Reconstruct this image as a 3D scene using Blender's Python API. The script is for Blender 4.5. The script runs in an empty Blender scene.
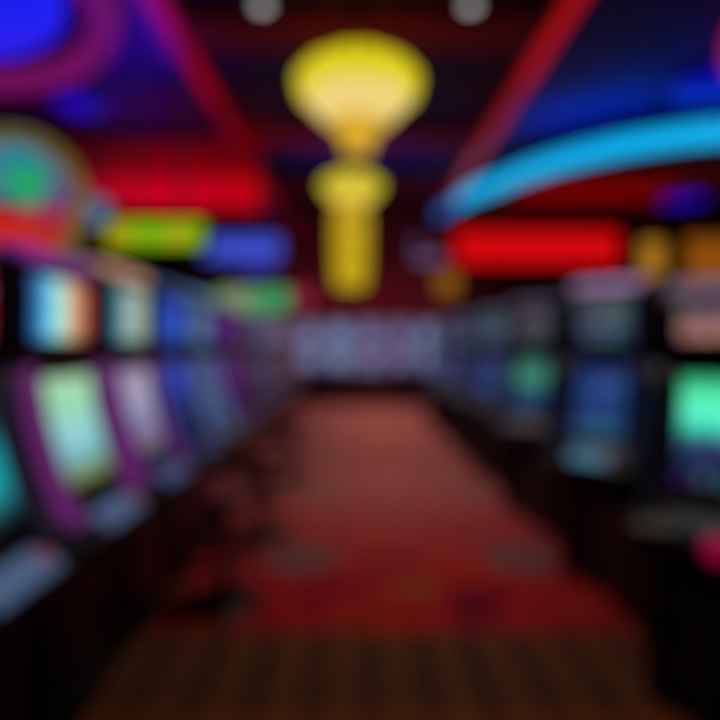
import bpy, bmesh, math, random
from mathutils import Vector, Matrix
random.seed(7)
S = bpy.context.scene
C = S.collection
PI = math.pi
R = math.radians

# ------------------------------------------------------------------ camera, world, exposure
cam_data = bpy.data.cameras.new('camera')
cam = bpy.data.objects.new('camera', cam_data)
C.objects.link(cam)
cam.location = (0, 0, 1.35)
cam.rotation_euler = (R(90), 0, 0)
cam_data.sensor_width = 36
cam_data.lens = 28
cam_data.shift_x = 0.003
cam_data.shift_y = -0.0208
cam_data.clip_start = 0.05
cam_data.dof.use_dof = True          # the whole photograph is out of focus: the lens is focused very close
cam_data.dof.focus_distance = 0.15
cam_data.dof.aperture_fstop = 3.0
S.camera = cam
S.view_settings.view_transform = 'Standard'
S.view_settings.look = 'None'
S.view_settings.gamma = 1
S.view_settings.exposure = 0
S.view_settings.use_curve_mapping = False

world = bpy.data.worlds.new('world')
S.world = world
world.use_nodes = True
world.node_tree.nodes['Background'].inputs[0].default_value = (0.10, 0.10, 0.22, 1)
world.node_tree.nodes['Background'].inputs[1].default_value = 0.02

def lin(c):
    return tuple((v/255/12.92 if v/255 <= .04045 else ((v/255+.055)/1.055)**2.4) for v in c[:3]) + (1,)

def area(name, loc, size, col, power, rot=(0, 0, 0), sy=None, spread=180):
    l = bpy.data.lights.new(name, 'AREA')
    l.energy = power; l.color = lin(col)[:3]
    l.shape = 'RECTANGLE'; l.size = size; l.size_y = sy or size
    l.spread = R(spread)
    o = bpy.data.objects.new(name, l); C.objects.link(o)
    o.location = loc; o.rotation_euler = rot
    return o

# downlights of the centre ceiling, washing the carpet
for k, (yy, pw) in enumerate(((3.1, 11), (5.6, 17), (8.2, 21), (10.4, 20), (12.2, 18))):
    area('aisle_downlight', (0.3, yy, 4.1), 0.8, (255, 232, 215), pw, spread=75)
area('purple_fill_light', (-2.3, 5.6, 3.75), 0.9, (110, 30, 255), 7, rot=(R(180), 0, 0))  # unseen light added to spread a purple glow over the ceiling
area('blue_fill_light', (-3.1, 7.0, 3.7), 0.9, (40, 30, 255), 3, rot=(R(180), 0, 0))  # unseen light added to tint the left ceiling blue
area('blue_fill_light', (4.6, 5.6, 3.7), 1.4, (10, 20, 255), 10, rot=(R(180), 0, 0))  # unseen light added to widen the blue ceiling glow at right
area('cyan_fill_light', (3.0, 7.3, 3.95), 1.6, (0, 90, 255), 9, rot=(R(180), 0, R(-35)), sy=.5)  # added, no fixture: lifts the blue glow on the ceiling above the cove
area('red_fill_wash', (-2.6, 7.2, 3.5), 2.4, (255, 0, 15), 8, rot=(R(125), 0, 0), sy=.3)  # added, no fixture: washes the left bulkhead red from below
area('coffer_blue_fill', (0.1, 8.8, 3.9), 2.4, (50, 40, 255), 5, rot=(R(180), 0, 0), sy=1.6)  # added, unseen: turns the coffer ceiling bluer
area('red_fill_wash', (3.6, 9.0, 3.4), 3.0, (255, 5, 20), 5, rot=(R(180), 0, 0), sy=.5)  # added, unseen: reddens the underside of the right soffit
area('back_wall_fill', (0.2, 13.6, 2.3), 4.5, (255, 120, 140), 26, rot=(R(115), 0, 0), sy=.3)  # added, unseen: lifts the back wall to a lighter wine

# ------------------------------------------------------------------ materials
def new_mat(name):
    m = bpy.data.materials.new(name); m.use_nodes = True
    nt = m.node_tree
    return m, nt, nt.nodes['Principled BSDF']

CACHE = {}
def paint(name, col, rough=.5, metal=0.0, bump=0.0, spec=.5):
    if name in CACHE: return CACHE[name]
    m, nt, b = new_mat(name)
    N, L = nt.nodes, nt.links
    tc = N.new('ShaderNodeTexCoord'); nz = N.new('ShaderNodeTexNoise'); nz.inputs['Scale'].default_value = 9
    nz.inputs['Detail'].default_value = 4
    L.new(tc.outputs['Object'], nz.inputs['Vector'])
    mx = N.new('ShaderNodeMix'); mx.data_type = 'RGBA'
    c = lin(col)
    mx.inputs[6].default_value = tuple(v*.82 for v in c[:3])+(1,)
    mx.inputs[7].default_value = tuple(min(1, v*1.15) for v in c[:3])+(1,)
    L.new(nz.outputs['Fac'], mx.inputs[0]); L.new(mx.outputs[2], b.inputs['Base Color'])
    b.inputs['Roughness'].default_value = rough; b.inputs['Metallic'].default_value = metal
    b.inputs['Specular IOR Level'].default_value = spec
    if bump:
        bp = N.new('ShaderNodeBump'); bp.inputs['Strength'].default_value = bump
        L.new(nz.outputs['Fac'], bp.inputs['Height']); L.new(bp.outputs[0], b.inputs['Normal'])
    CACHE[name] = m
    return m

def glow(name, col, strength=1.0, base=(20, 20, 20)):
    """a lit lamp, tube, diffuser, lit sign, or a surface whose light is put in as glow"""
    if name in CACHE: return CACHE[name]
    m, nt, b = new_mat(name)
    b.inputs['Base Color'].default_value = lin(base)
    b.inputs['Roughness'].default_value = .35
    b.inputs['Emission Color'].default_value = lin(col)
    b.inputs['Emission Strength'].default_value = strength
    CACHE[name] = m
    return m

def screen(name, stops, axis='X', strength=1.0, cells=(5, 3), symbol=.35, seed=0.0):
    """a lit game screen: a colour picture across it (stops) broken into reels of random symbols. UV driven."""
    m, nt, b = new_mat(name)
    N, L = nt.nodes, nt.links
    uv = N.new('ShaderNodeUVMap'); uv.uv_map = 'UVMap'
    sp = N.new('ShaderNodeSeparateXYZ'); L.new(uv.outputs[0], sp.inputs[0])
    rp = N.new('ShaderNodeValToRGB'); cr = rp.color_ramp
    while len(cr.elements) < len(stops): cr.elements.new(.5)
    for e, (p, c) in zip(cr.elements, stops):
        e.position = p; e.color = lin(c)
    L.new(sp.outputs[axis], rp.inputs[0])
    mp = N.new('ShaderNodeMapping'); mp.inputs['Scale'].default_value = (cells[0], cells[1], 1)
    mp.inputs['Location'].default_value = (seed, seed*.7, 0)
    L.new(uv.outputs[0], mp.inputs[0])
    vo = N.new('ShaderNodeTexVoronoi'); vo.inputs['Scale'].default_value = 1; vo.inputs['Randomness'].default_value = .25
    L.new(mp.outputs[0], vo.inputs['Vector'])
    lt = N.new('ShaderNodeMath'); lt.operation = 'LESS_THAN'; lt.inputs[1].default_value = .32
    L.new(vo.outputs['Distance'], lt.inputs[0])
    ml = N.new('ShaderNodeMath'); ml.operation = 'MULTIPLY'; ml.inputs[1].default_value = symbol
    L.new(lt.outputs[0], ml.inputs[0])
    mx = N.new('ShaderNodeMix'); mx.data_type = 'RGBA'
    L.new(ml.outputs[0], mx.inputs[0]); L.new(rp.outputs[0], mx.inputs[6]); L.new(vo.outputs['Color'], mx.inputs[7])
    b.inputs['Base Color'].default_value = (.01, .01, .01, 1)
    b.inputs['Roughness'].default_value = .15
    L.new(mx.outputs[2], b.inputs['Emission Color']); b.inputs['Emission Strength'].default_value = strength
    return m

BLACK = paint('black_lacquer', (6, 7, 14), .4, 0, 0, .3)
DARK = paint('dark_plastic', (24, 24, 32), .45)
STEEL = paint('brushed_steel', (150, 155, 165), .35, .9)
CHROME = paint('chrome', (190, 190, 200), .2, 1.0)
BRASS = paint('aged_brass', (150, 95, 30), .35, .8)
VINYL = paint('maroon_vinyl', (110, 8, 28), .55, 0, .1)
BVINYL = paint('black_vinyl', (18, 16, 20), .5, 0, .1)

# ------------------------------------------------------------------ mesh helpers
def link(name, bm, mat, parent=None, smooth=False, bevel=0):
    me = bpy.data.meshes.new(name); 
    bmesh.ops.recalc_face_normals(bm, faces=bm.faces)
    bm.to_mesh(me); bm.free()
    me.materials.append(mat)
    if smooth:
        for p in me.polygons: p.use_smooth = True
    o = bpy.data.objects.new(name, me); C.objects.link(o)
    if parent: o.parent = parent
    if bevel:
        bv = o.modifiers.new('bevel', 'BEVEL'); bv.width = bevel; bv.segments = 2; bv.limit_method = 'ANGLE'
    return o

def bx(bm, lo, hi):
    g = bmesh.ops.create_cube(bm, size=1)['verts']
    for v in g:
        v.co = Vector([lo[i] + (v.co[i]+.5)*(hi[i]-lo[i]) for i in range(3)])
    return g

def box(name, lo, hi, mat, parent=None, bevel=0):
    bm = bmesh.new(); bx(bm, lo, hi)
    return link(name, bm, mat, parent, bevel=bevel)

def lathe_bm(bm, prof, seg=32, cx=0, cy=0, a0=0.0, a1=2*PI, bulge=0.0, thick=0.0):
    full = abs(a1-a0-2*PI) < 1e-6
    n = seg if full else seg+1
    rings = []
    for (r, z) in prof:
        ring = []
        for i in range(n):
            t = i/seg
            a = a0+(a1-a0)*t
            rr = r*(1+bulge*math.sin(PI*t)) if not full else r
            ring.append(bm.verts.new((cx+rr*math.cos(a), cy+rr*math.sin(a), z)))
        rings.append(ring)
    for j in range(len(prof)-1):
        for i in range(seg):
            k = (i+1) % n
            bm.faces.new((rings[j][i], rings[j][k], rings[j+1][k], rings[j+1][i]))
    if full:
        bm.faces.new(rings[0]); bm.faces.new(rings[-1])

def lathe(name, prof, mat, parent=None, seg=32, **kw):
    bm = bmesh.new(); lathe_bm(bm, prof, seg, **kw)
    return link(name, bm, mat, parent, smooth=True)

def tube_bm(bm, pts, r, seg=10, closed=False):
    pts = [Vector(p) for p in pts]; n = len(pts); rings = []
    for i, p in enumerate(pts):
        a = pts[(i-1) % n] if (closed or i > 0) else p
        b = pts[(i+1) % n] if (closed or i < n-1) else p
        d = (b-a).normalized()
        up = Vector((0, 0, 1)) if abs(d.z) < .95 else Vector((1, 0, 0))
        s = d.cross(up).normalized(); u = s.cross(d)
        rings.append([bm.verts.new(p+s*r*math.cos(2*PI*k/seg)+u*r*math.sin(2*PI*k/seg)) for k in range(seg)])
    m = n if closed else n-1
    for i in range(m):
        A, B = rings[i], rings[(i+1) % n]
        for k in range(seg):
            bm.faces.new((A[k], A[(k+1) % seg], B[(k+1) % seg], B[k]))
    if not closed:
        bm.faces.new(rings[0]); bm.faces.new(rings[-1])

def tube(name, pts, r, mat, parent=None, closed=False, seg=10):
    bm = bmesh.new(); tube_bm(bm, pts, r, seg, closed)
    return link(name, bm, mat, parent, smooth=True)

def prism(name, pts2, y0, y1, mat, parent=None, bevel=0):
    """polygon in local (x, z), extruded from y0 to y1"""
    bm = bmesh.new()
    A = [bm.verts.new((x, y0, z)) for x, z in pts2]; B = [bm.verts.new((x, y1, z)) for x, z in pts2]
    bm.faces.new(A); bm.faces.new(list(reversed(B)))
    n = len(A)
    for i in range(n): bm.faces.new((A[i], A[(i+1) % n], B[(i+1) % n], B[i]))
    return link(name, bm, mat, parent, bevel=bevel)

def slab(name, poly, z0, z1, mat, parent=None):
    bm = bmesh.new()
    A = [bm.verts.new((x, y, z0)) for x, y in poly]; B = [bm.verts.new((x, y, z1)) for x, y in poly]
    bm.faces.new(A); bm.faces.new(list(reversed(B)))
    n = len(A)
    for i in range(n): bm.faces.new((A[i], A[(i+1) % n], B[(i+1) % n], B[i]))
    return link(name, bm, mat, parent)

def panel(name, prof, y0, y1, mat, parent, th=.012, ny=1):
    """a display following the profile prof [(x,z)...] bottom to top, given UVs (u across, v up), with thickness"""
    bm = bmesh.new(); uvl = bm.loops.layers.uv.new('UVMap')
    L = [0]
    for a, b in zip(prof, prof[1:]): L.append(L[-1]+math.dist(a, b))
    nrm = []
    for i in range(len(prof)):
        a = prof[max(0, i-1)]; b = prof[min(len(prof)-1, i+1)]
        d = Vector((b[0]-a[0], b[1]-a[1])).normalized(); nrm.append((d.y, -d.x))
    F = [[bm.verts.new((x, y, z)) for y in (y0, y1)] for x, z in prof]
    Bk = [[bm.verts.new((x-th*n[0], y, z-th*n[1])) for y in (y0, y1)] for (x, z), n in zip(prof, nrm)]
    uvs = {}
    for i in range(len(prof)):
        for j in (0, 1):
            uvs[F[i][j]] = (j, L[i]/L[-1]); uvs[Bk[i][j]] = (j, L[i]/L[-1])
    m = len(prof)-1
    for i in range(m):
        bm.faces.new((F[i][0], F[i][1], F[i+1][1], F[i+1][0])); bm.faces.new((Bk[i][0], Bk[i+1][0], Bk[i+1][1], Bk[i][1]))
        for j in (0, 1): bm.faces.new((F[i][j], F[i+1][j], Bk[i+1][j], Bk[i][j]))
    bm.faces.new((F[0][0], Bk[0][0], Bk[0][1], F[0][1])); bm.faces.new((F[m][0], F[m][1], Bk[m][1], Bk[m][0]))
    for f in bm.faces:
        for l in f.loops: l[uvl].uv = uvs[l.vert]
    return link(name, bm, mat, parent)

def thing(name, label, cat, loc=(0, 0, 0), rz=0.0, group=None):
    o = bpy.data.objects.new(name, None); C.objects.link(o)
    o.empty_display_size = .2
    o.location = loc; o.rotation_euler = (0, 0, rz); tag(o, label, cat, group)
    return o
def tag(o, label, cat, group=None):
    o['label'] = label; o['category'] = cat
    if group: o['group'] = group
    return o
def struct(o):
    o['kind'] = 'structure'; return o

# ------------------------------------------------------------------ carpet
def carpet_mat():
    m, nt, b = new_mat('patterned_carpet')
    N, L = nt.nodes, nt.links
    tc = N.new('ShaderNodeTexCoord')
    def math_(op, a, bb=None):
        n = N.new('ShaderNodeMath'); n.operation = op
        for i, v in enumerate((a, bb)):
            if v is None: continue
            if isinstance(v, (int, float)): n.inputs[i].default_value = v
            else: L.new(v, n.inputs[i])
        return n.outputs[0]
    def mix(f, a, bb):
        n = N.new('ShaderNodeMix'); n.data_type = 'RGBA'
        if isinstance(f, (int, float)): n.inputs[0].default_value = f
        else: L.new(f, n.inputs[0])
        for i, v in ((6, a), (7, bb)):
            if isinstance(v, tuple): n.inputs[i].default_value = v
            else: L.new(v, n.inputs[i])
        return n.outputs[2]
    sp = N.new('ShaderNodeSeparateXYZ'); L.new(tc.outputs['Object'], sp.inputs[0])
    X, Y = sp.outputs['X'], sp.outputs['Y']
    # swirls of scarlet, crimson and rust
    nz = N.new('ShaderNodeTexNoise'); nz.inputs['Scale'].default_value = 2.6; nz.inputs['Detail'].default_value = 2
    nz.inputs['Distortion'].default_value = 1.2
    L.new(tc.outputs['Object'], nz.inputs['Vector'])
    rp = N.new('ShaderNodeValToRGB'); cr = rp.color_ramp
    cr.interpolation = 'EASE'
    cols = [(.30, (92, 12, 34)), (.45, (138, 16, 28)), (.56, (150, 34, 20)), (.68, (100, 14, 34))]
    while len(cr.elements) < 4: cr.elements.new(.5)
    for e, (p, c) in zip(cr.elements, cols): e.position = p; e.color = lin(c)
    L.new(nz.outputs['Fac'], rp.inputs[0])
    # medallion lattice
    def medal(px, py, ox, oy, r0, r1):
        fx = math_('ABSOLUTE', math_('SUBTRACT', math_('FRACT', math_('DIVIDE', math_('SUBTRACT', X, ox-px/2), px)), .5))
        fy = math_('ABSOLUTE', math_('SUBTRACT', math_('FRACT', math_('DIVIDE', math_('SUBTRACT', Y, oy-py/2), py)), .5))
        dx = math_('MULTIPLY', fx, px); dy = math_('MULTIPLY', fy, py)
        d = math_('SQRT', math_('ADD', math_('MULTIPLY', dx, dx), math_('MULTIPLY', dy, dy)))
        mr = N.new('ShaderNodeMapRange'); L.new(d, mr.inputs[0])
        mr.inputs[1].default_value = r0; mr.inputs[2].default_value = r1
        mr.inputs[3].default_value = 1; mr.inputs[4].default_value = 0
        return mr.outputs[0]
    c1 = mix(medal(1.39, 1.5, -.36, 3.55, .17, .30), rp.outputs[0], lin((92, 66, 66)))
    c2 = mix(medal(1.39, 1.5, .33, 3.1, .08, .17), c1, lin((120, 62, 26)))
    # carpet colour turns paler and rosier with distance along the aisle
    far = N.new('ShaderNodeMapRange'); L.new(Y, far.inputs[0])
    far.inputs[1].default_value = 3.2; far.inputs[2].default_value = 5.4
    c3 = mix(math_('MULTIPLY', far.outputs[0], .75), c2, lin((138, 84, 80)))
    # near border: brown and orange stripes running along the aisle
    wx = math_('FRACT', math_('DIVIDE', math_('ADD', X, .06), .225))
    tri = math_('ABSOLUTE', math_('SUBTRACT', wx, .5))
    mr = N.new('ShaderNodeMapRange'); L.new(tri, mr.inputs[0]); mr.inputs[1].default_value = .12; mr.inputs[2].default_value = .3
    st = mix(mr.outputs[0], lin((28, 30, 28)), lin((96, 62, 32)))
    nz2 = N.new('ShaderNodeTexNoise'); nz2.inputs['Scale'].default_value = 3.0
    L.new(tc.outputs['Object'], nz2.inputs['Vector'])
    st2 = mix(nz2.outputs['Fac'], st, lin((84, 44, 26)))
    # orange band close to the camera
    ob = N.new('ShaderNodeMapRange'); L.new(Y, ob.inputs[0]); ob.inputs[1].default_value = 2.12; ob.inputs[2].default_value = 2.0
    st3 = mix(math_('MULTIPLY', ob.outputs[0], .25), st2, lin((170, 84, 20)))
    nb = N.new('ShaderNodeMapRange'); L.new(Y, nb.inputs[0]); nb.inputs[1].default_value = 2.60; nb.inputs[2].default_value = 2.68
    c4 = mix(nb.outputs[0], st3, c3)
    L.new(c4, b.inputs['Base Color'])
    b.inputs['Roughness'].default_value = .95; b.inputs['Specular IOR Level'].default_value = .1
    fz = N.new('ShaderNodeTexNoise'); fz.inputs['Scale'].default_value = 300
    L.new(tc.outputs['Object'], fz.inputs['Vector'])
    bp = N.new('ShaderNodeBump'); bp.inputs['Strength'].default_value = .3; bp.inputs['Distance'].default_value = .004
    L.new(fz.outputs['Fac'], bp.inputs['Height']); L.new(bp.outputs[0], b.inputs['Normal'])
    return m

# ------------------------------------------------------------------ room shell
XL, XR, Y0, Y1, ZC = -8.0, 9.0, -1.5, 15.0, 4.4
NAVY = paint('navy_ceiling_paint', (50, 44, 120), .7)
INK = paint('ink_ceiling_paint', (40, 32, 84), .7)
MAROON = paint('maroon_paint', (160, 14, 32), .7)
WALLP = paint('dark_wine_wallpaper', (84, 22, 44), .8, 0, .1)
REDP = paint('red_beam_paint', (190, 16, 22), .5)
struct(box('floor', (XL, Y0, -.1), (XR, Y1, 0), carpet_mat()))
struct(box('ceiling', (XL, Y0, ZC), (XR, Y1, ZC+.1), NAVY))
struct(box('wall_left', (XL-.1, Y0, 0), (XL, Y1, ZC), WALLP))
struct(box('wall_right', (XR, Y0, 0), (XR+.1, Y1, ZC), WALLP))
struct(box('wall_back', (XL, Y1, 0), (XR, Y1+.1, ZC), WALLP))
struct(box('wall_front', (XL, Y0-.1, 0), (XR, Y0, ZC), WALLP))
for nm, x0, x1 in (('baseboard_left', XL, XL+.03), ('baseboard_right', XR-.03, XR)):
    struct(box(nm, (x0, Y0, 0), (x1, Y1, .14), BLACK))
struct(box('baseboard_back', (XL+.03, Y1-.03, 0), (XR-.03, Y1, .14), BLACK))

# centre coffer: dark panel, two red side beams with lit undersides, maroon cross beams
BL, BR = -1.71, 1.84
struct(box('trim_coffer_panel', (BL+.13, Y0, ZC-.03), (BR-.11, Y1, ZC), INK))
struct(box('trim_beam_left', (BL-.10, Y0, ZC-.12), (BL+.10, Y1, ZC), REDP))
struct(box('trim_beam_right', (BR-.11, Y0, ZC-.12), (BR+.11, Y1, ZC), REDP))
for k, yy in enumerate((2.4, 5.0, 7.7, 10.4, 13.0)):
    struct(box('trim_cross_beam_%d' % (k+1), (BL+.13, yy, ZC-.16), (BR-.14, yy+.5, ZC-.03), MAROON))

def tubelight(name, label, pts, r, mat, group=None, cat='neon light'):
    o = tube(name, pts, r, mat); tag(o, label, cat, group); return o

# light strips along the undersides of the two red beams
t = box('led_strip', (BL-.065, 2.5, ZC-.155), (BL+.065, 6.6, ZC-.125), glow('red_led_left', (150, 0, 22), 1.0))
tag(t, 'red light strip running under the left-hand ceiling beam', 'light strip')
t = box('led_strip', (BL-.065, 6.6, ZC-.155), (BL+.065, 12.0, ZC-.125), glow('red_led_left_dim', (120, 2, 24), 1.0))
tag(t, 'dimmer far stretch of red light strip under the left ceiling beam', 'light strip')
t = box('led_strip', (BR-.065, 2.5, ZC-.155), (BR+.065, 6.2, ZC-.125), glow('red_led_right', (176, 14, 8), 1.0))
tag(t, 'red light strip running under the right-hand ceiling beam', 'light strip')
t = box('led_strip', (BR-.065, 6.2, ZC-.155), (BR+.065, 12.2, ZC-.125), glow('red_led_right_dim', (140, 16, 16), 1.0))
tag(t, 'darker far stretch of red light strip under the right ceiling beam', 'light strip')
t = box('led_strip', (-2.0, 4.3, ZC-.03), (-1.82, 6.0, ZC), glow('purple_led', (70, 12, 140), .9))
tag(t, 'wide purple light strip on the ceiling left of the left red beam', 'light strip')

# round coves on both sides
def circle(cx, cy, r, z, n=64): return [(cx+r*math.cos(2*PI*i/n), cy+r*math.sin(2*PI*i/n), z) for i in range(n)]
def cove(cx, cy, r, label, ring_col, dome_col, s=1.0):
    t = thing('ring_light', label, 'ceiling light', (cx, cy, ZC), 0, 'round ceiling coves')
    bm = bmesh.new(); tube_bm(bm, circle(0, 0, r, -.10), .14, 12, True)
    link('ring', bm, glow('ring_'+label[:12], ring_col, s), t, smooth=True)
    lathe('dome_glow', [(r-.32, 0), (r-.32, -.03), (r-.42, -.05), (.02, -.10)], glow('dome_'+label[:12], dome_col, .9), t, 48)  # blue light on the ceiling dome is put in as the disc's own glow
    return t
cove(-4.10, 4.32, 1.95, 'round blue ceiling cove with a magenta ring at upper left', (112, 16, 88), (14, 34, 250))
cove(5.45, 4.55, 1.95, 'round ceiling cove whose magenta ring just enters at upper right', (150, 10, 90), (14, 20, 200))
def puck(x, y, z, r, label, col, s=1.0, g='blue ceiling lamps'):
    t = thing('ceiling_light', label, 'ceiling light', (x, y, z), 0, g)
    lathe('housing', [(r*1.08, 0), (r*1.08, -.06), (r, -.06), (r, -.0)], DARK, t, 32)
    lathe('diffuser', [(r*.99, -.03), (r*.98, -.08), (r*.7, -.13), (.02, -.16)], glow('puck_'+label[:16], col, s), t, 32)
    return t
puck(-3.45, 6.95, ZC, .30, 'small deep blue round lamp between the magenta ring and the red bulkhead', (8, 10, 180), 1.0)
puck(4.15, 6.5, ZC, .5, 'deep blue round lamp above the cyan curve at right', (4, 6, 170), 1.0)

# left bulkhead crossing the room, red light on its lower half put in as glowing panels
struct(box('trim_bulkhead_left', (XL, 8.0, 3.25), (-1.38, 8.3, ZC-.13), MAROON))
o = box('bulkhead_glow', (-3.7, 7.93, 3.28), (-1.40, 8.0, 3.74), glow('red_glow_panel', (186, 0, 8), 1.0), bevel=.01)
tag(o, 'long red glow put in as a panel on the bulkhead at left', 'glow panel')
o = box('bulkhead_glow', (-6.6, 7.93, 3.28), (-3.75, 8.0, 3.74), glow('crimson_glow_panel', (170, 0, 50), .9), bevel=.01)
tag(o, 'crimson glow put in as a panel on the bulkhead behind the round wheel sign', 'glow panel')

# right side: lower ceiling with a sweeping curved edge and a cyan light cove
def bez(pts, n=40):
    out = []
    P = [Vector(p) for p in pts]
    for i in range(len(P)-1):
        p0, p1, p2, p3 = P[max(i-1, 0)], P[i], P[i+1], P[min(i+2, len(P)-1)]
        for k in range(10):
            t = k/10
            out.append(.5*((2*p1)+(-p0+p2)*t+(2*p0-5*p1+4*p2-p3)*t*t+(-p0+3*p1-3*p2+p3)*t**3))
    out.append(P[-1]); return out
curve = bez([(1.62, 15.0), (1.68, 11.6), (2.0, 9.9), (2.34, 9.16), (2.72, 8.35), (3.28, 7.68), (3.95, 7.22), (4.8, 6.93), (6.6, 6.6), (9.0, 6.3)])
struct(slab('trim_soffit_right', [(p.x, p.y) for p in curve]+[(9.0, 15.0)], 3.78, 3.88, MAROON))
def ribbon(name, pts, z0, z1, off0, off1, mat):
    bm = bmesh.new(); P = [Vector((p.x, p.y)) for p in pts]; rows = []
    for i, p in enumerate(P):
        d = (P[min(i+1, len(P)-1)]-P[max(i-1, 0)]).normalized(); n = Vector((d.y, -d.x))
        n = -n if n.y > 0 else n
        if abs(n.y) < 1e-4: n = Vector((-1, 0))
        a, b = p+n*off0, p+n*off1
        rows.append([bm.verts.new((a.x, a.y, z0)), bm.verts.new((b.x, b.y, z0)), bm.verts.new((b.x, b.y, z1)), bm.verts.new((a.x, a.y, z1))])
    for A, B in zip(rows, rows[1:]):
        for k in range(4): bm.faces.new((A[k], A[(k+1) % 4], B[(k+1) % 4], B[k]))
    bm.faces.new(rows[0]); bm.faces.new(rows[-1])
    return link(name, bm, mat)
struct(ribbon('trim_fascia_right', curve, 3.74, 4.2, -.10, 0.0, INK))
o = ribbon('cove_light', curve[17:], 3.86, 4.13, .01, .07, glow('cyan_cove', (14, 178, 240), 1.1))
tag(o, 'broad cyan light cove sweeping in a curve across the right ceiling', 'light strip')
o = ribbon('cove_light', curve[10:18], 3.88, 4.10, .01, .07, glow('blue_cove', (52, 96, 190), .85))
tag(o, 'dimmer blue far end of the curved light cove at right', 'light strip')
struct(ribbon('trim_cove_lip', curve, 3.76, 3.82, .0, .11, paint('olive_metal', (90, 92, 84), .5)))
puck(5.3, 9.1, 3.78, .34, 'deep blue round lamp under the lower ceiling below the cyan curve', (24, 8, 200), .9)
puck(7.6, 9.4, 3.78, .30, 'violet blue round lamp at the far right of the lower ceiling', (40, 8, 160), .8)

# ------------------------------------------------------------------ hanging signs
def hung_sign(label, x0, x1, z0, z1, y, top, mat, group=None, depth=.12, frame=DARK, stripes=None):
    t = thing('hanging_sign', label, 'sign', ((x0+x1)/2, y, z0), 0, group)
    w = (x1-x0)/2; h = z1-z0
    box('housing', (-w, 0, 0), (w, depth, h), frame, t, .012)
    box('light_panel', (-w+.03, -.015, .03), (w-.03, 0, h-.03), mat, t)
    for s in (-1, 1):
        tube('rod', [(s*w*.45, depth/2, h), (s*w*.45, depth/2, top-z0)], .012, STEEL, t, seg=6)
    if stripes:
        for (a, b, mm) in stripes:
            box('colour_band', (-w+2*w*a, -.025, .05), (-w+2*w*b, -.015, h-.05), mm, t)
    return t
hung_sign('long bright red lit sign under the cyan curve', 1.62, 4.45, 2.68, 3.32, 9.5, 3.78, glow('sign_red', (208, 8, 8), 1.0))
hung_sign('small mustard lit sign left of the amber one at far right', 4.62, 5.05, 2.45, 3.1, 9.2, 3.78, glow('sign_mustard', (176, 120, 30), .95))
hung_sign('amber brown lit sign at the right edge of the picture', 5.35, 6.7, 2.3, 3.15, 9.2, 3.78, glow('sign_amber', (140, 78, 12), .95))
hung_sign('small dim gold sign far back right of the chandeliers', 1.72, 2.25, 2.45, 2.95, 12.4, 3.78, glow('sign_gold', (150, 98, 26), .95))
hung_sign('blue lit sign hanging over the far left machines', -1.86, -.88, 2.32, 2.66, 6.6, ZC, glow('sign_blue', (62, 80, 205), 1.0))
hung_sign('green and yellow lit sign hanging over the left row of machines', -1.72, -1.02, 1.99, 2.215, 3.8, ZC,
          glow('sign_lime', (120, 178, 14), 1.05), stripes=[(.04, .3, glow('sign_olive', (176, 160, 20), 1.0)), (.6, .86, glow('sign_yellow', (176, 170, 28), 1.0))])
hung_sign('small slate blue lit sign left of the green and yellow sign', -2.02, -1.80, 2.20, 2.44, 4.1, ZC, glow('sign_slate', (84, 118, 165), .9))
# lavender plaque and rose panel on the back wall
o = box('wall_sign', (1.5, 14.9, 3.55), (2.3, 15.0, 4.2), glow('plaque_lavender', (112, 92, 140), .8), bevel=.02)
tag(o, 'pale lavender lit plaque high on the back wall', 'sign')
o = box('wall_sign', (-1.9, 14.9, 2.4), (-1.2, 15.0, 2.9), glow('plaque_rose', (150, 30, 66), .8), bevel=.02)
tag(o, 'small rose lit plaque on the back wall left of the chandeliers', 'sign')
o = box('wall_sign', (-3.2, 14.9, 3.2), (-2.2, 15.0, 4.0), glow('plaque_violet', (50, 50, 150), .8), bevel=.02)
tag(o, 'violet blue lit plaque high on the back wall at left', 'sign')

# ------------------------------------------------------------------ chandeliers
def chandelier(x, y, zbot, s, label, c_petal, c_bowl, c_neck):
    """bowl of glass petals over a cream bowl that tapers into an amber neck"""
    t = thing('chandelier', label, 'chandelier', (x, y, zbot), 0, 'yellow glass chandeliers over the aisle')
    top = ZC-.03-zbot
    lathe('ceiling_plate', [(.16, top), (.16, top-.03), (.05, top-.06)], BRASS, t, 24)
    tube('stem', [(0, 0, top-.04), (0, 0, .77*s)], .035, BRASS, t)
    prof = [(.09, .80), (.20, .75), (.35, .69), (.455, .61), (.475, .545), (.455, .48), (.40, .42)]
    pm = glow('petal_'+label[:14], c_petal, 1.0)
    for k in range(12):
        a = 2*PI*k/12
        lathe('glass_petal', [(r*s, z*s) for r, z in prof], pm, t, 6, a0=a+.02, a1=a+2*PI/12-.02, bulge=.07)
    lathe('glass_bowl', [(.38*s, .56*s), (.42*s, .48*s), (.385*s, .38*s), (.30*s, .29*s), (.20*s, .235*s)], glow('bowl_'+label[:14], c_bowl, 1.0), t, 36)
    lathe('glass_neck', [(.23*s, .24*s), (.165*s, .16*s), (.12*s, .08*s), (.115*s, .02*s), (.07*s, -.02*s)], glow('neck_'+label[:14], c_neck, 1.0), t, 28)
    lathe('finial', [(.06*s, -.02*s), (.035*s, -.05*s), (.045*s, -.07*s), (.01*s, -.10*s)], BRASS, t, 16)
    return t
chandelier(0, 4.5, 2.89, 1.0, 'largest and nearest yellow glass chandelier with a cream bowl', (226, 208, 24), (240, 212, 128), (220, 172, 44))
chandelier(-.08, 7.5, 3.02, .83, 'second yellow chandelier, half as large in view, behind the nearest', (214, 196, 34), (222, 196, 74), (200, 160, 36))
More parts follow.
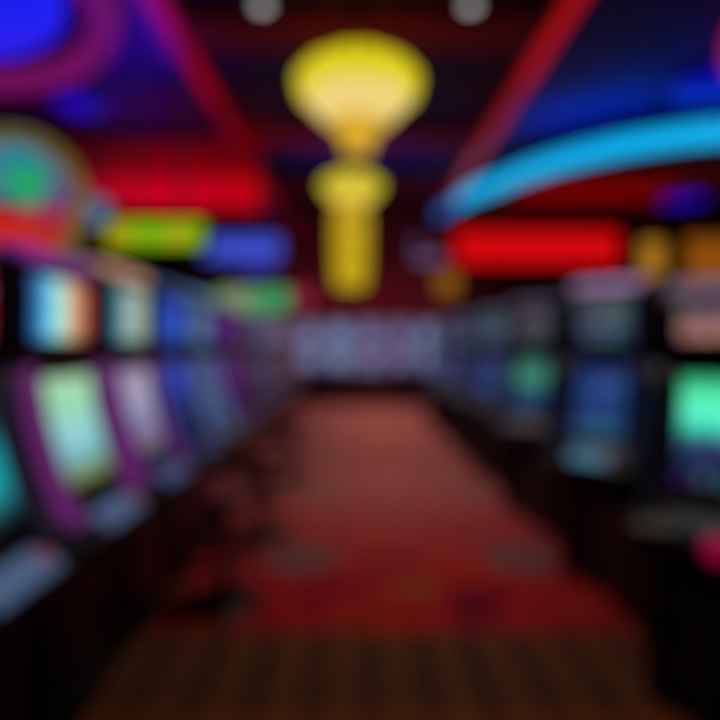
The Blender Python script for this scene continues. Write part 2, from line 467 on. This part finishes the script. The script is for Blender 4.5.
def lantern(x, y, z0, z1, label, col):
    t = thing('pendant_lantern', label, 'pendant lamp', (x, y, z0), 0)
    h = z1-z0
    lathe('glass_shade', [(.18, .0), (.26, .08), (.29, .3), (.31, h*.5), (.31, h-.15), (.24, h)], glow('lantern_glass', col, 1.0), t, 28)
    lathe('top_cap', [(.25, h), (.18, h+.05), (.05, h+.10)], BRASS, t, 24)
    lathe('bottom_cap', [(.20, -.0), (.12, -.05), (.02, -.12)], BRASS, t, 24)
    tube('stem', [(0, 0, h+.08), (0, 0, ZC-.16-z0+.13)], .02, BRASS, t, seg=8)
    for k in range(8):
        a = 2*PI*k/8
        tube('rib', [(.315*math.cos(a), .315*math.sin(a), h-.15), (.315*math.cos(a), .315*math.sin(a), h*.5), (.295*math.cos(a), .295*math.sin(a), .3)], .008, BRASS, t, seg=5)
    return t
lantern(-.12, 9.6, 2.30, 3.72, 'tall cylindrical yellow lantern hanging below and behind the chandeliers', (198, 166, 24))

# white downlights in the centre coffer
for x, lab in ((-.79, 'white cylindrical downlight left of the nearest chandelier'), (.93, 'white cylindrical downlight right of the nearest chandelier')):
    t = thing('downlight', lab, 'ceiling light', (x, 4.62, 4.15), 0, 'white downlights in the centre ceiling')
    lathe('housing', [(.065, .0), (.075, .02), (.075, .22)], paint('grey_metal', (90, 90, 95), .5), t, 24)
    lathe('diffuser', [(.062, .0), (.058, -.012), (.02, -.02)], glow('downlight_lens', (235, 230, 230), 1.0), t, 24)

# ------------------------------------------------------------------ slot machines
def slot_machine(loc, rz, label, group, main, upper, trim, topper, deck=(86, 118, 170), belly=None, w=.56, cap=1.66, deck_s=.48, stand=False):
    t = thing('slot_machine', label, 'slot machine', loc, rz, group)
    hw = w/2
    front = [(.12, .0), (.12, .55), (.17, .60), (.30, .655), (.31, .70), (.20, .76), (.165, .80), (.11, .94), (.065, 1.10), (.04, 1.27), (.03, 1.31), (.04, 1.36), (.04, cap)]
    back = [(-.02, cap+.05), (-.28, cap+.05), (-.30, cap), (-.30, 0)]
    prism('cabinet', front+back, -hw, hw, BLACK, t, .012)
    n = label[:0]+str(len(bpy.data.materials))
    sc = lambda spec: spec if isinstance(spec, bpy.types.Material) else screen('screen_'+n+str(random.random())[2:6], **spec)
    iw = hw-.105
    jw = hw-.09
    ms = panel('main_screen', [(.160, .85), (.125, .94), (.080, 1.10), (.060, 1.235)], -iw, iw, sc(main), t)
    for s in (-1, 1): tube('bezel', [(.178, s*(iw+.01), .81), (.127, s*(iw+.01), .94), (.082, s*(iw+.01), 1.10), (.056, s*(iw+.01), 1.26)], .009, DARK, ms, seg=6)
    us = panel('upper_screen', [(.052, 1.37), (.056, 1.5), (.052, cap-.04)], -jw, jw, sc(upper), t)
    tm = glow('trim_%d_%d_%d' % trim, trim, .65)
    for s in (-1, 1):
        tube('side_trim', [(.235, s*(hw-.035), .757), (.20, s*(hw-.035), .785), (.175, s*(hw-.035), .82), (.125, s*(hw-.035), .95), (.08, s*(hw-.035), 1.10), (.055, s*(hw-.035), 1.27)], .029, tm, t, seg=8)
    # sloping button deck
    dk = prism('button_deck', [(.205, .768), (.295, .728), (.295, .69), (.21, .70)], -iw+.03, iw-.03, glow('deck_%d_%d_%d' % deck, deck, deck_s, (36, 42, 56)), t, .006)
    nrm = Vector((.06, 0, .11)).normalized()
    for k in range(5):
        yy = -iw+.05+k*(2*iw-.15)/4
        bm = bmesh.new()
        bx(bm, (.225, yy, .742), (.262, yy+.05, .752))
        for v in bm.verts: v.co.z += -(v.co.x-.225)*.5+.006
        link('button', bm, glow('button_lit_%d' % (k % 2), ((120, 135, 165), (80, 120, 170))[k % 2], .8), dk)
    bm = bmesh.new(); bmesh.ops.create_cone(bm, cap_ends=True, segments=20, radius1=.03, radius2=.026, depth=.02, matrix=Matrix.Translation((.25, iw-.06, .748)))
    link('spin_button', bm, glow('spin_lit', (130, 70, 80), .8), dk)
    # belly door and slots
    bd = box('belly_panel', (.12, -iw, .10), (.132, iw, .50), belly if belly else paint('belly_dark', (20, 18, 30), .3), t, .004)
    box('payout_tray', (.12, -.12, .03), (.17, .12, .09), DARK, t, .005)
    box('bill_slot', (.165, iw-.13, .60), (.205, iw-.03, .63), CHROME, t, .003)
    if stand:      # black square stand under a turned machine
        q = .47
        bm = bmesh.new(); bx(bm, (-.13, -q-.06, 0), (.55, q+.06, .52))
        for v in bm.verts:
            v.co = Matrix.Rotation(-rz, 4, 'Z') @ v.co
        link('stand', bm, BLACK, t, bevel=.01)
    # lit topper
    tp = prism('topper', [(.05, cap), (.06, cap+.015), (.045, cap+.055), (-.02, cap+.07), (-.12, cap+.07), (-.14, cap+.05), (-.02, cap+.05)], -hw+.05, hw-.05, glow('topper_%d_%d_%d' % topper, topper, .95), t, .01)
    return t

def st(*c, axis='Y', s=1.0, sym=.3, cells=(5, 3), seed=0.0):
    n = len(c); return dict(stops=[(i/(n-1)*.9+.05 if n > 1 else 0, k) for i, k in enumerate(c)], axis=axis, strength=s, symbol=sym, cells=cells, seed=seed)

LX = -1.15
G = 'slot machines in the left row'
left = [
 (1.48, 'slot machine at the left edge, cut by the frame, with a cyan lower screen', dict(main=st((10, 40, 50), (10, 160, 170), (10, 150, 165), (8, 50, 60), (10, 20, 30), sym=.05), upper=st((170, 0, 50), (150, 0, 60)), trim=(40, 30, 50), cap=1.60, topper=(60, 30, 50), deck=(92, 126, 170))),
 (2.10, 'slot machine with rainbow upper screen, cyan to orange, and mint lower screen', dict(main=st((110, 112, 40), (120, 190, 195), (150, 210, 215), (150, 220, 175), (165, 215, 170), s=1.0, sym=.12), upper=st((20, 110, 190), (110, 235, 250), (205, 220, 170), (215, 130, 90), (160, 46, 50), axis='X', s=1.0, sym=.15), trim=(124, 46, 130), cap=1.63, topper=(112, 44, 140), deck=(92, 126, 170))),
 (2.72, 'slot machine with teal and cream upper screen and lavender lower screen', dict(main=st((120, 70, 110), (130, 130, 170), (165, 165, 195), (170, 150, 180), s=.95), upper=st((30, 110, 130), (140, 190, 190), (190, 180, 160), (110, 170, 150), axis='X', s=.95, sym=.2), trim=(104, 36, 122), topper=(200, 150, 120), deck=(78, 104, 156))),
 (3.34, 'slot machine with royal blue screens, next beyond the lavender one', dict(main=st((10, 14, 50), (16, 24, 80), (30, 56, 170), (34, 64, 190), sym=.06), upper=st((30, 64, 185), (34, 86, 200), axis='X', sym=.08), trim=(30, 50, 130), topper=(38, 70, 110), deck=(50, 66, 110))),
 (3.96, 'slot machine with slate blue screens, beyond the royal blue one', dict(main=st((46, 66, 110), (50, 72, 120), sym=.1), upper=st((70, 110, 160), (50, 80, 130), axis='X'), trim=(96, 120, 160), topper=(84, 130, 170), deck=(60, 76, 104))),
 (4.58, 'slot machine glowing deep violet, beyond the slate blue one', dict(main=st((50, 0, 80), (84, 0, 125), sym=.03), upper=st((76, 0, 125), (84, 0, 130), axis='X', sym=.03), trim=(60, 10, 90), topper=(100, 130, 110), deck=(80, 60, 106))),
 (5.20, 'slot machine with wine red screens in the left row', dict(main=st((60, 0, 44), (86, 0, 56), sym=.03), upper=st((80, 0, 60), (70, 0, 76), axis='X', sym=.03), trim=(60, 10, 60), topper=(120, 140, 120), deck=(84, 60, 100))),
 (5.82, 'slot machine with dim grey blue screens past the wine red one', dict(main=st((44, 46, 84), (50, 52, 90), sym=.1), upper=st((50, 56, 96), (60, 50, 96), axis='X', sym=.1), trim=(60, 40, 70), topper=(110, 140, 130), deck=(70, 56, 90))),
 (6.44, 'slot machine with dim navy screens, far along the left row', dict(main=st((34, 40, 80), (40, 48, 84)), upper=st((48, 56, 94), (60, 50, 90), axis='X'), trim=(60, 40, 66), topper=(110, 100, 120), deck=(66, 50, 80))),
 (7.06, 'slot machine with mauve screens, farthest four of the left row', dict(main=st((74, 40, 76), (84, 50, 88)), upper=st((80, 60, 100), (90, 60, 100), axis='X'), trim=(70, 36, 60), topper=(120, 80, 120), deck=(70, 44, 66))),
 (7.68, 'slot machine with plum screens, third from the far end at left', dict(main=st((70, 30, 60), (80, 38, 70)), upper=st((90, 60, 96), (96, 64, 100), axis='X'), trim=(70, 36, 60), topper=(130, 80, 120), deck=(70, 44, 66))),
 (8.30, 'slot machine with rosy screens, second from the far end at left', dict(main=st((84, 34, 56), (90, 40, 66)), upper=st((110, 60, 90), (110, 64, 90), axis='X'), trim=(80, 36, 56), topper=(140, 70, 100), deck=(70, 44, 60))),
 (8.92, 'last slot machine of the left row, with dim pink screens', dict(main=st((90, 40, 60), (96, 46, 66)), upper=st((120, 60, 90), (110, 64, 90), axis='X'), trim=(80, 36, 56), topper=(140, 60, 90), deck=(70, 44, 60))),
]
for i, (y, lab, kw) in enumerate(left):
    slot_machine((LX, y, 0), 0, lab, G, **kw)

# right row: machines turned half way towards the camera
G = 'angled slot machines in the right row'
right = [
 (1.37, 1.98, 'nearest right slot machine with a bright mint green screen, cut by the frame', dict(main=st((12, 20, 44), (20, 40, 80), (24, 60, 90), (76, 240, 205), (92, 245, 185), (50, 180, 120), s=1.05, sym=.1), upper=st((190, 120, 96), (130, 96, 96), (90, 80, 96), s=.85), cap=1.53, trim=(8, 10, 16), topper=(110, 90, 110), deck=(20, 28, 50), deck_s=.2)),
 (1.42, 3.22, 'blue screened slot machine with a pale lilac topper, second in the right row', dict(main=st((40, 96, 140), (16, 50, 120), (24, 76, 150), (20, 50, 116), s=.75, sym=.12), upper=st((26, 44, 84), (40, 60, 80), (60, 80, 80), s=.9), trim=(14, 24, 50), topper=(160, 120, 165), deck=(62, 130, 160), deck_s=.8)),
 (1.42, 4.52, 'slot machine with a small green glow over blue, third in the right row', dict(main=st((24, 56, 92), (22, 66, 96), (60, 150, 120), (40, 100, 90), s=.95, sym=.1), upper=st((40, 40, 50), (70, 60, 76), s=.8), trim=(14, 20, 36), topper=(70, 66, 90), deck=(30, 52, 80), deck_s=.6)),
 (1.42, 5.80, 'slot machine with dusky blue screens, fourth in the right row', dict(main=st((26, 58, 104), (34, 54, 110), s=.9, sym=.12), upper=st((46, 60, 100), (56, 84, 100), s=.8), trim=(18, 26, 50), topper=(60, 84, 100), deck=(30, 50, 84), deck_s=.6)),
 (1.42, 7.05, 'slot machine with dark indigo screens, fifth in the right row', dict(main=st((32, 46, 96), (40, 48, 104), s=.85, sym=.12), upper=st((50, 60, 100), (60, 76, 100), s=.8), trim=(22, 26, 54), topper=(70, 84, 104), deck=(34, 46, 84), deck_s=.6)),
 (1.42, 8.30, 'slot machine with smoky blue screens, second from the far end at right', dict(main=st((56, 66, 110), (60, 70, 116), s=.8), upper=st((70, 70, 120), (70, 76, 110), s=.8), trim=(40, 40, 74), topper=(84, 90, 120), deck=(44, 50, 84), deck_s=.6)),
 (1.42, 9.55, 'last slot machine of the right row, with pale blue screens', dict(main=st((80, 90, 140), (90, 100, 150), s=.8), upper=st((90, 90, 140), (96, 90, 130), s=.8), trim=(50, 44, 80), topper=(100, 90, 130), deck=(54, 50, 84), deck_s=.6)),
]
for i, (x, y, lab, kw) in enumerate(right):
    m_ = slot_machine((x+.03, y+.03, 0), R(225), lab, G, w=.60 if i == 0 else .48, stand=True, **kw)

    if i == 0:      # round pink light under its deck
        bm = bmesh.new(); bmesh.ops.create_uvsphere(bm, u_segments=20, v_segments=12, radius=.045, matrix=Matrix.Translation((.335, -.02, .70)))
        link('pink_light', bm, glow('pink_globe', (150, 4, 60), .8), m_, smooth=True)['label'] = 'round pink light'
G = 'slot machines facing the camera at the end of the aisle'
backc = [((120, 108, 156), (116, 124, 166)), ((112, 128, 174), (116, 132, 176)), ((112, 100, 150), (120, 112, 160)), ((106, 92, 144), (118, 106, 150)), ((114, 130, 176), (130, 150, 190))]
backl = ['grey blue slot machine at the left end of the back row', 'pale blue slot machine, second from left in the back row',
         'lilac grey slot machine in the middle of the back row', 'mauve slot machine, second from right in the back row', 'palest blue slot machine at the right end of the back row']
for k in range(5):
    a, b = backc[k]
    slot_machine((-1.12+k*.70, 13.0, 0), R(-90), backl[k], G, main=st(a, b, s=1.1, sym=.15), upper=st(b, a, s=1.1, sym=.15), trim=(110, 90, 140), topper=(118, 104, 120), deck=(60, 40, 90), belly=paint('wine_panel', (110, 20, 70), .4), w=.66, cap=1.84)

# side aisle machines beyond the right row, their tops showing between the angled ones
G = 'slot machines of the second row at right'
for k, (y, tcol, lab) in enumerate([(3.3, (176, 110, 90), 'second row machine at right with a salmon topper, behind the mint screen'),
                                    (4.3, (120, 110, 130), 'second row machine at right with a grey topper'),
                                    (5.3, (170, 116, 160), 'second row machine at right with a pink topper'),
                                    (6.3, (96, 110, 130), 'second row machine at right with a slate topper')]):
    slot_machine((3.0, y, 0), R(180), lab, G, main=st((20, 30, 60), (24, 36, 70), s=.8), upper=st((60, 60, 80), (70, 70, 90), s=.8), trim=(14, 18, 26), topper=tcol, deck=(30, 40, 76), deck_s=.5)

# ------------------------------------------------------------------ signs standing on the left row
t = thing('topper_sign', 'cream and green lit sign standing on top of the far left machines', 'sign', (-1.22, 6.75, 1.73), 0)
box('housing', (-.5, 0, .0), (.42, .12, .33), DARK, t, .02)
box('cream_panel', (-.48, -.012, .03), (-.05, 0, .30), glow('panel_cream', (130, 150, 110), .95), t)
box('green_panel', (-.05, -.012, .03), (.40, 0, .30), glow('panel_green', (66, 160, 96), .95), t)

# ------------------------------------------------------------------ prize wheel at upper left
t = thing('prize_wheel', 'big round lit wheel sign, teal above and red below, at upper left', 'sign', (-2.15, 3.45, 0), 0)
wz, wr = 2.19, .45
def wedge(name, a0, a1, r0, r1, y0, y1, mat, parent, n=8):
    bm = bmesh.new()
    pts = [(r1*math.cos(a0+(a1-a0)*i/n), r1*math.sin(a0+(a1-a0)*i/n)) for i in range(n+1)]
    pts += [(r0*math.cos(a1+(a0-a1)*i/n), r0*math.sin(a1+(a0-a1)*i/n)) for i in range(n+1)]
    A = [bm.verts.new((x, y0, wz+z)) for x, z in pts]; B = [bm.verts.new((x, y1, wz+z)) for x, z in pts]
    bm.faces.new(A); bm.faces.new(list(reversed(B)))
    for i in range(len(A)): bm.faces.new((A[i], A[(i+1) % len(A)], B[(i+1) % len(A)], B[i]))
    return link(name, bm, mat, parent)
cols = [(96, 70, 130), (60, 110, 150), (30, 130, 150), (60, 125, 140), (80, 115, 125), (110, 70, 60), (200, 40, 20), (205, 36, 18), (205, 36, 20), (205, 40, 22), (190, 44, 30), (160, 46, 60)]
for k in range(12):
    a = 2*PI*k/12
    wedge('wheel_wedge', a+.01, a+PI/6-.01, .03, wr-.05, -.03, 0, glow('wedge_%d' % k, cols[k], 1.0), t)
bm = bmesh.new(); tube_bm(bm, [((wr)*math.cos(2*PI*i/48), -.01, wz+wr*math.sin(2*PI*i/48)) for i in range(48)], .05, 8, True)
link('rim', bm, glow('wheel_rim', (112, 100, 48), .8), t, smooth=True)
wedge('back_plate', 0, 2*PI-.001, .02, wr, 0, .08, DARK, t, 32)
bm = bmesh.new(); bmesh.ops.create_uvsphere(bm, u_segments=24, v_segments=12, radius=.13)
for v in bm.verts: v.co.y *= .4
for v in bm.verts: v.co += Vector((.14, -.04, wz+.14))
link('emblem', bm, glow('wheel_hub', (36, 160, 104), 1.0), t, smooth=True)
lathe_hub = bmesh.new(); bmesh.ops.create_cone(lathe_hub, cap_ends=True, segments=24, radius1=.045, radius2=.035, depth=.05, matrix=Matrix.Translation((0, -.045, wz)) @ Matrix.Rotation(R(90), 4, 'X'))
link('hub', lathe_hub, BRASS, t)
box('stand', (-.3, 0.0, 0), (.3, .45, 1.66), BLACK, t, .02)
box('neck', (-.08, .08, 1.66), (.08, .2, 2.2), BLACK, t)

# ------------------------------------------------------------------ stools
def stool(loc, rz, label, group, vinyl):
    t = thing('casino_stool', label, 'stool', loc, rz, group)
    lathe('base', [(.20, 0), (.20, .015), (.17, .03), (.05, .05)], paint('black_base', (14, 14, 20), .35, .3), t, 32)
    tube('pole', [(0, 0, .04), (0, 0, .535)], .03, paint('dark_chrome', (60, 60, 66), .3, .9), t)
    bm = bmesh.new(); tube_bm(bm, circle(0, 0, .16, .25, 32), .011, 8, True)
    for k in range(3):
        a = k*2*PI/3
        tube_bm(bm, [(.03*math.cos(a), .03*math.sin(a), .25), (.16*math.cos(a), .16*math.sin(a), .25)], .008, 6)
    link('footrest', bm, paint('dark_chrome', (60, 60, 66), .3, .9), t, smooth=True)
    lathe('seat', [(.06, .53), (.165, .54), (.185, .57), (.18, .60), (.15, .625), (.02, .63)], vinyl, t, 36)
    return t
G = 'maroon stools along the left row'
for (x, y, r_, lab) in [(-.70, 2.93, 180, 'round backless maroon stool nearest to the camera, on a dark base'),
                        (-.66, 3.98, 172, 'round backless maroon stool in front of the slate blue machine'),
                        (-.66, 5.60, 180, 'round backless maroon stool farthest along the left row')]:
    stool((x, y, 0), R(r_), lab, G, VINYL)
